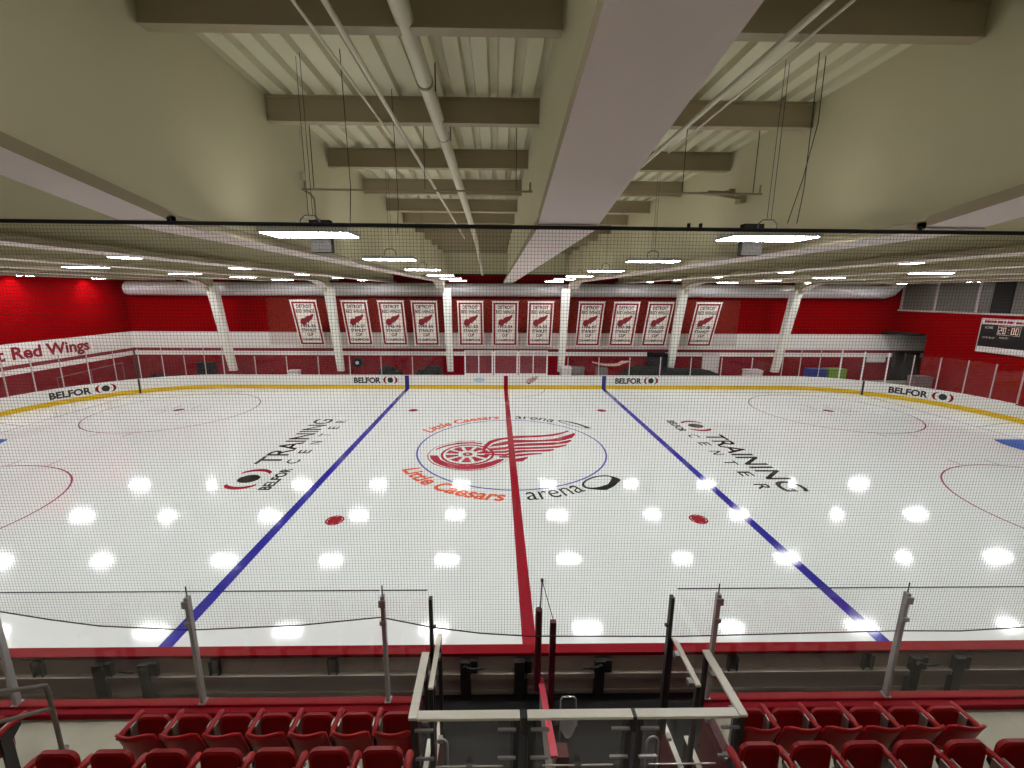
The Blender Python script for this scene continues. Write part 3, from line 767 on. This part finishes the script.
nb.build('net_mesh', M['cord'], net)
MB().tube([(NX0, NY, ntop(NX0)), (0, NY, ntop(0)), (NX1, NY, ntop(NX1))], .021, 8).build('top_rope', M['rope'], net)
MB().tube([(x, NY, z) for x, z in SAG], .008, 6).build('bottom_rope', M['rope'], net)
tie = MB()
for x in (1.35, 1.48, -4.2, 3.9): tie.tube([(x, NY, ntop(x)-.02), (x, NY, ntop(x)+.06)], .018, 6)
tie.build('tie', M['rope'], net)

# ------------------------------------------------------------------ stand: bench well, front wall, tiers
OX0, OX1, OY = -1.72, 2.06, -15.9      # stair well opening
struct(MB().box(-16, 16, -14.95, -13.12, -.045, .18).build('floor_bench', M['black_soft']))
wf = MB()
for a, c_ in ((-16, OX0-.1), (OX1+.1, 16)): wf.box(a, c_, -14.98, -14.84, -.045, 1.95)
struct(wf.build('wall_stand', M['pad']))
for a, c_, nm in ((-16, OX0, 'left'), (OX1, 16, 'right')):
    o = MB().box(a, c_, -14.91, -14.80, 1.95, 2.06).box(a, c_, -15.0, -14.91, 1.952, 2.035)
    tag(o.build('stand_kerb', M['cap_red'], bevel=.012), 'red kerb along the front of the stand, %s of the stair opening' % nm, 'kerb')
fl = MB()
fl.box(-16, OX0-.1, -15.9, -14.98, 1.75, 1.95).box(OX1+.1, 16, -15.9, -14.98, 1.75, 1.95).box(-16, 16, -16.22, -15.9, 1.75, 1.95)
fl.box(-16, 16, -17.17, -16.22, 1.75, 2.6).box(-16, 16, -18.12, -17.17, 2.0, 3.25).box(-16, 16, -19.07, -18.12, 2.6, 3.9).box(-16, 16, -20.02, -19.07, 3.2, 4.55).box(-16, 16, -24, -20.02, 3.6, 5.2)
struct(fl.build('floor_stand', M['concrete']))
# walls and floor of the well
wb = MB().box(OX0-.1, OX0, OY, -14.98, .0, 1.955).box(OX1, OX1+.1, OY, -14.98, .0, 1.955).box(OX0-.1, OX1+.1, OY-.1, OY, .0, 1.955)
struct(wb.build('wall_well', M['pad']))
struct(MB().box(OX0, OX1, OY, -14.95, -.045, .18).build('floor_well', M['black_soft']))
# players' benches either side of the well
for a, c_, nm in ((-15, -2.0, 'left'), (2.4, 15, 'right')):
    t = thing('players_bench', 'long black players bench below the stand front, %s of the stair opening' % nm, 'bench', ((a+c_)/2, -14.55, .18))
    w = (c_-a)/2
    MB().box(-w, w, -.18, .18, .42, .47).build('seat', M['black_soft'], t)
    MB().box(-w, w, -.26, -.22, .5, .85).build('backrest', M['black_soft'], t)
    for k in range(5):
        x = -w+.3+k*(2*w-.6)/4
        MB().box(x-.03, x+.03, -.22, .15, 0, .42).box(x-.03, x+.03, -.24, -.2, 0, .8).build('leg', M['iron'], t)

# net / glass posts and panes on the stand front
PX = [(-7.07, 'by the aisle handrail'), (-4.63, 'in front of the first left seats'), (-2.17, 'just left of the stair opening'), (2.15, 'just right of the stair opening'), (4.63, 'in front of the last right seats'), (7.07, 'beyond the right seats')]
for x, nm in PX:
    t = thing('glass_post', 'silver steel glass post on the red kerb %s' % nm, 'post', (x, -14.86, 2.06), 0, 'silver glass posts on the stand front')
    MB().box(-.026, .026, -.035, .035, 0, 1.60).build('post', M['steel'], t, bevel=.01)
    MB().tube([(0, 0, 1.6), (0, 0, 1.74)], .008, 6).build('tip', M['black'], t)
    MB().box(-.045, .045, -.06, -.03, 1.46, 1.56).box(-.042, .042, -.06, -.03, 1.2, 1.26).build('clamp', M['steel'], t, bevel=.006)
    MB().box(-.04, .04, -.05, .05, 0, .012).build('base_plate', M['steel'], t)
for x, nm in ((-1.56, 'left'), (1.55, 'right')):
    t = thing('end_post', 'slim black post at the %s side of the stair opening' % nm, 'post', (x, -14.86, .18), 0)
    MB().box(-.022, .022, -.035, .035, 0, 3.44).build('post', M['black'], t)
    MB().box(.02 if x < 0 else -.06, .06 if x < 0 else -.02, -.02, .02, 3.0, 3.03).build('clip', M['black'], t)
for a, c_, nm in ((-7.07, -4.635, 'between the left two silver posts'), (-4.625, -2.175, 'between the middle silver posts at left'), (-2.165, -1.585, 'narrow one left of the stair opening'),
                  (1.575, 2.145, 'narrow one right of the stair opening'), (2.155, 4.625, 'between the right two silver posts'), (4.635, 7.07, 'beyond the right silver post')):
    t = thing('stand_glass', 'clear stand-front glass pane, %s' % nm, 'glass', (a, -14.93, 2.06))
    MB().box(0, c_-a, -.006, .006, 0, 1.72).build('pane', M['glass'], t)
    MB().box(0, c_-a, -.005, .005, 1.72, 1.729).build('top_edge', M['black'], t)
tag(MB().box(-9.9, -7.1, -14.94, -14.92, 2.06, 3.78).build('stand_glass', M['glass']), 'clear stand-front glass pane at the aisle, left of all silver posts', 'glass')

# ------------------------------------------------------------------ glass guard round the stair well
def guard_side(name, label, x, y0, y1, w, zt=2.95, zb=1.97):
    t = thing(name, label, 'guard rail', (x, y0, 0))
    L = y1-y0
    MB().box(-w/2, w/2, 0, L, zt-.035, zt).build('top_rail', M['rail'], t, bevel=.006)
    MB().box(-.008, .008, .04, L-.04, zb, zt-.035).build('pane', M['glass'], t)
    for y in (.03, L-.03): MB().box(-.025, .025, y-.025, y+.025, zb-.0, zt-.035).build('post', M['iron'], t)
    cl = MB()
    for y in (.2, L-.2):
        for z in (zb+.12, zt-.2): cl.box(-.03, .03, y-.04, y+.04, z, z+.05)
    cl.build('clip', M['steel'], t)
    return t
guard_side('glass_guard', 'outer left glass guard of the stair opening with flat pale top rail', -1.62, -15.86, -15.0, .095)
guard_side('glass_guard', 'outer right glass guard of the stair opening beside the right seats', 1.985, -15.86, -15.0, .095)
guard_side('glass_guard', 'short inner left glass guard meeting the slim black post', -1.48, -15.5, -14.7, .06, 2.95, 1.3)
guard_side('glass_guard', 'short inner right glass guard meeting the slim black post', 1.66, -15.5, -14.7, .06, 2.95, 1.3)
t = thing('glass_guard', 'front glass guard of the stair opening in three railed sections', 'guard rail', (0, -15.82, 0))
for a, c_ in ((-1.57, -.46), (-.38, .77), (.81, 1.93)):
    MB().box(a, c_, -.05, .05, 2.915, 2.95).build('top_rail', M['rail'], t, bevel=.006)
    MB().box(a+.1, c_-.1, -.008, .008, 2.02, 2.88).build('pane', M['glass'], t)
    lb = MB().tube([(a+.18, -.02, 2.27), (c_-.18, -.02, 2.27)], .008, 8)
    lb.build('lower_bar', M['chrome'], t)
    mid = (a+c_)/2
    if a < .5: MB().box(mid-.035, mid+.035, -.05, .0, 2.25, 2.29).tube([(mid, -.04, 2.27), (mid, -.04, 2.31)], .022, 8).build('lock', M['iron'], t)
for x in (-1.6, -.5, -.34, .74, .86, 1.95):
    MB().box(x-.03, x+.03, -.03, .03, 1.95, 2.915).build('post', M['iron'], t)
for x in (-1.6, -.5, -.34, .74, .86, 1.95):
    sg = 1 if x in (-1.6, -.34, .86) else -1
    for z in (2.78, 2.4):
        MB().box(min(x, x+sg*.2), max(x, x+sg*.2), -.055, -.03, z, z+.025).build('clip', M['steel'], t)
MB().box(-.45, -.39, -.05, .05, 2.75, 2.95).build('hinge', M['black'], t)
MB().box(.77, .81, -.05, .05, 2.75, 2.95).build('hinge', M['black'], t)

# low white-capped walls of the bench passage inside the well
for x, y0, y1, nm in ((1.77, -15.5, -14.35, 'inner right'), (2.02, -15.5, -14.7, 'outer right'), (-1.55, -15.5, -14.35, 'inner left'), (-1.66, -15.5, -14.7, 'outer left')):
    t = thing('passage_partition', 'low pale-capped partition inside the stair opening, %s one' % nm, 'partition', (x, y0, .18))
    MB().box(-.02, .02, 0, y1-y0, 0, 1.0).build('panel', M['pad'] if 'inner' in nm else M['iron'], t)
    MB().box(-.035, .035, 0, y1-y0, 1.0, 1.03).build('cap', M['rail'], t, bevel=.006)
for x, nm in ((-1.4, 'left'), (1.27, 'right')):
    t = thing('stair_handrail', 'chrome looped handrail inside the stair opening at %s' % nm, 'handrail', (x, -15.3, .18))
    hp = [(-.075, 0, 0)]+[(-.075, 0, 1.62)]+[(-.075*math.cos(q), 0, 1.68+.1*math.sin(q)) for q in [PI*k/8 for k in range(9)]]+[(.075, 0, 1.62), (.075, 0, 0)]
    MB().tube(hp, .014, 8).build('tube', M['chrome'], t)
    MB().box(-.12, .12, -.05, .05, 0, .02).build('foot_plate', M['steel'], t)
    MB().tube([(-.075, 0, 1.1), (.075, 0, 1.1)], .01, 8).build('crossbar', M['chrome'], t)
# divider between the two team benches
t = thing('bench_divider', 'bench divider with red cap, maroon padded post and cable-topped glass', 'divider', (0, 0, .18))
MB().prism([(-13.35, 0), (-13.35, .42), (-14.95, 1.0), (-14.95, 0)], 'x', .06, .10).build('panel', M['back_board'], t)
cv = [(x, y, z) for (y, z) in ((-13.22, .43), (-14.98, 1.02)) for z in (z, z+.05) for x in (.03, .13)]
MB().add(cv, [(0, 1, 3, 2), (4, 6, 7, 5), (0, 4, 5, 1), (2, 3, 7, 6), (0, 2, 6, 4), (1, 5, 7, 3)]).build('cap', M['pink_cap'], t)
MB().tube([(.01, -13.34, .36), (.01, -13.34, 1.98)], .06, 14).build('pad', M['pad'], t)
MB().tube([(.03, -13.34, 1.98), (.05, -13.34, 2.53)], .012, 8).tube([(.05, -13.34, 2.51), (.05, -13.34, 2.56)], .024, 8).build('rod', M['black'], t)
MB().box(.155, .25, -13.74, -13.66, 0, 2.06).build('second_post', M['pad'], t)
MB().tube([(.05, -13.34, 2.53), (.21, -13.69, 2.06)], .007, 6).build('cable', M['black'], t)
MB().add([(.05, -13.26, 1.0), (.23, -13.66, 1.0), (.23, -13.66, 1.98), (.07, -13.26, 2.42)], [(0, 1, 2, 3)]).build('pane', M['glass'], t)
MB().box(.14, .32, -14.8, -14.6, .0, .8).build('foot_block', M['pad'], t)
# bag stand
t = thing('bag_stand', 'white tube-framed stand holding a clear bag below the front guard', 'bag stand', (.46, -13.95, .18))
MB().tube([(-.13, 0, 0), (-.13, 0, .82), (-.1, 0, .87), (.07, 0, .87), (.11, 0, .83), (.15, 0, .3)], .014, 8).tube([(-.13, .25, 0), (-.13, 0, .6)], .012, 8).tube([(.13, .25, 0), (.12, 0, .6)], .012, 8).build('frame', M['chrome'], t)
bv = []
for k, (rr_, z) in enumerate(((.12, .5), (.14, .42), (.13, .3), (.1, .16), (.05, .06))):
    bv += [(.01+rr_*math.cos(2*PI*i/12)*(1+.12*math.sin(3*i+k)), .02+rr_*.7*math.sin(2*PI*i/12), z) for i in range(12)]
bf = [(k*12+i, k*12+(i+1) % 12, (k+1)*12+(i+1) % 12, (k+1)*12+i) for k in range(4) for i in range(12)]+[tuple(range(48, 60))]
MB().add(bv, bf, 0, True).build('bag', M['bag'], t)

# aisle handrail at the left
t = thing('aisle_handrail', 'grey two-bar pipe handrail beside the left aisle', 'handrail', (-6.0, -15.4, 1.95))
def bend(pts): return pts
top_ = [(0, -1.8, 2.45), (0, -.6, 1.52), (0, -.42, 1.34), (0, -.1, 1.05), (0, -.04, 1.02), (0, 0, .98), (0, .02, .92), (0, .03, .84), (0, .04, .0)]
MB().tube([(0, -1.9, 2.35), (0, -.37, 1.30), (0, -.1, 1.05), (0, -.03, .995), (0, .015, .95), (0, .03, .86), (0, .03, .0)], .024, 12).build('rail', M['hand'], t)
MB().tube([(0, -1.9, 1.95), (0, -.43, .98), (0, .03, .62)], .02, 10).build('lower_rail', M['hand'], t)
MB().tube([(0, .03, 0), (0, .03, .012)], .06, 14).build('foot_plate', M['hand'], t)

# ------------------------------------------------------------------ stadium seats
def seat_parts():
    # backrest: shell curved in plan, edges reaching forward
    n, q = 10, 6; v = []; hw = .202
    for side in (0, 1):
        for i in range(n+1):
            u = -1+2*i/n
            for j in range(q+1):
                w_ = j/q
                z = .40+.48*w_-(.05*(abs(u)**6) if j == q else 0)
                y = .07-.13*w_+.07*abs(u)**2.2-(0.028 if side else 0)
                v.append((u*hw*(1-.04*w_), y, z))
    K = (n+1)*(q+1); fs = []
    for i in range(n):
        for j in range(q):
            a = i*(q+1)+j; b_ = a+q+1
            fs += [(a, b_, b_+1, a+1), (K+a, K+a+1, K+b_+1, K+b_)]
        fs += [(i*(q+1)+q, (i+1)*(q+1)+q, K+(i+1)*(q+1)+q, K+i*(q+1)+q), (i*(q+1), K+i*(q+1), K+(i+1)*(q+1), (i+1)*(q+1))]
    for j in range(q):
        fs += [(j, j+1, K+j+1, K+j), (n*(q+1)+j, K+n*(q+1)+j, K+n*(q+1)+j+1, n*(q+1)+j+1)]
    back = MB().add(v, fs, 0, True).mesh('backrest', M['seat'])
    # folded-up pan: rounded plate with a raised rim
    def rr_(w, h, r, m=5):
        o = []
        for cx, cz, a0 in ((w-r, h-r, 0), (-w+r, h-r, 90), (-w+r*.6, -h+r*.6, 180), (w-r*.6, -h+r*.6, 270)):
            for k in range(m+1):
                a = math.radians(a0+90*k/m); q_ = r if a0 < 180 else r*.6
                o.append((cx+q_*math.cos(a), cz+q_*math.sin(a)))
        return o
    P0 = rr_(.18, .215, .085); P1 = rr_(.162, .197, .075); P2 = rr_(.15, .185, .065)
    lev = [(P0, .0), (P0, .035), (P1, .05), (P2, .038)]
    v = []; L = len(P0)
    for pr, y in lev:
        v += [(x, .26-y+.10*((z+.2)*.35), .56+z) for x, z in pr]
    fs = [(a*L+i, a*L+(i+1) % L, (a+1)*L+(i+1) % L, (a+1)*L+i) for a in range(3) for i in range(L)]
    fs += [tuple(range(L))[::-1], tuple(range(3*L, 4*L))]
    pan = MB().add(v, fs).mesh('seat_pan', M['seat_back'])
    arm = MB().tube([(0, .05, .70), (0, .1, .715), (0, .24, .71), (0, .31, .70), (0, .355, .69), (0, .37, .66)], [.026, .03, .03, .036, .038, .02], 10).mesh('armrest', M['seat'])
    arm_m = arm
    sta = MB().box(-.02, .02, .05, .3, 0, .02).box(-.016, .016, .1, .2, .02, .68).prism([(.1, .45), (.3, .62), (.3, .67), (.1, .67)], 'x', -.012, .012).mesh('stanchion', M['iron'])
    br = MB().box(-.008, .008, .16, .24, .34, .72).mesh('hinge_bracket', M['bracket'])
    return back, pan, arm_m, sta, br
SM = seat_parts()
def place_seat(x, y, z, label, group, left_end=False, right_end=True):
    t = thing('stadium_seat', label, 'seat', (x, y, z), 0, group)
    def put(nm, me, dx=0.):
        o = bpy.data.objects.new(nm, me); o.location = (dx, 0, 0); link(o, t)
    put('backrest', SM[0]); put('seat_pan', SM[1])
    if z > 2.3: t.children[-1].location = (0, .05, .055)
    hw = .233
    sd = [1] if not left_end else [-1, 1]
    if not right_end: sd = []
    for s_ in sd: put('armrest', SM[2], s_*hw); put('stanchion', SM[3], s_*hw)
    for s_ in (-1, 1): put('hinge_bracket', SM[4], s_*.192)
GA = 'folded red seats in the front row, left block'
x = -4.57
for k in range(7):
    place_seat(-4.6+k*.46, -15.86, 1.95, 'folded red plastic seat, front row left of the stair opening, %s from the aisle' % ORD[k], GA, left_end=(k == 0), right_end=(k < 6))
for k in range(6):
    place_seat(2.21+k*.46, -15.86, 1.95, 'folded red plastic seat, front row right of the stair opening, %s from the glass guard' % ORD[k], 'folded red seats in the front row, right block')
for k in range(7):
    place_seat(-4.62+k*.48, -16.83, 2.6, 'folded red plastic seat, second row left block, %s from the aisle' % ORD[k], 'folded red seats in the second row, left block', left_end=(k == 0))
for k in range(7):
    place_seat(1.69+k*.48, -16.83, 2.6, 'folded red plastic seat, second row right block, %s from the glass guard' % ORD[k], 'folded red seats in the second row, right block', left_end=(k == 0))
place_seat(-6.4, -15.86, 1.95, 'lone visible red seat across the aisle beyond the handrail', 'folded red seats across the aisle', left_end=True)

# ------------------------------------------------------------------ light, camera, view
w = bpy.data.worlds.new('World'); sc.world = w; w.use_nodes = True
bg = w.node_tree.nodes['Background']; bg.inputs[0].default_value = (1, .95, .88, 1); bg.inputs[1].default_value = .02

l = bpy.data.lights.new('stand_fill', 'AREA'); l.shape = 'RECTANGLE'; l.size = 13; l.size_y = 1.0; l.energy = 85; l.color = (1, .95, .88); l.specular_factor = .15  # unseen fill added above the stand to lift seats and board backs
so = bpy.data.objects.new('stand_fill', l); so.location = (0, -17.3, 10.2); so.rotation_euler = (math.radians(14), 0, 0); col.objects.link(so)
f, cx, cy, H, p, yaw, roll, ppx, ppy = 421.186, -.7216, -19.605, 7.4438, .1952, -.0171, .0060, -8.178, -7.558
fwd = Vector((-math.sin(yaw)*math.cos(p), math.cos(yaw)*math.cos(p), -math.sin(p)))
right = Vector((math.cos(yaw), math.sin(yaw), 0)); up = right.cross(fwd)
r2 = right*math.cos(roll)+up*math.sin(roll); u2 = -right*math.sin(roll)+up*math.cos(roll)
cam = bpy.data.cameras.new('Camera'); cam.sensor_fit = 'HORIZONTAL'; cam.sensor_width = 36; cam.lens = f/1024*36
cam.shift_x = -ppx/1024; cam.shift_y = ppy/1024; cam.clip_start = .05; cam.clip_end = 300
co = bpy.data.objects.new('Camera', cam); col.objects.link(co)
co.matrix_world = Matrix(((r2.x, u2.x, -fwd.x, cx), (r2.y, u2.y, -fwd.y, cy), (r2.z, u2.z, -fwd.z, H), (0, 0, 0, 1)))
sc.camera = co
vs = sc.view_settings; sc.display_settings.display_device = 'sRGB'
vs.view_transform = 'Standard'; vs.look = 'None'; vs.gamma = 1; vs.use_curve_mapping = False; vs.exposure = 0.
sc.cycles.max_bounces = 8; sc.cycles.diffuse_bounces = 5; sc.cycles.transparent_max_bounces = 24
sc.cycles.sample_clamp_indirect = 6
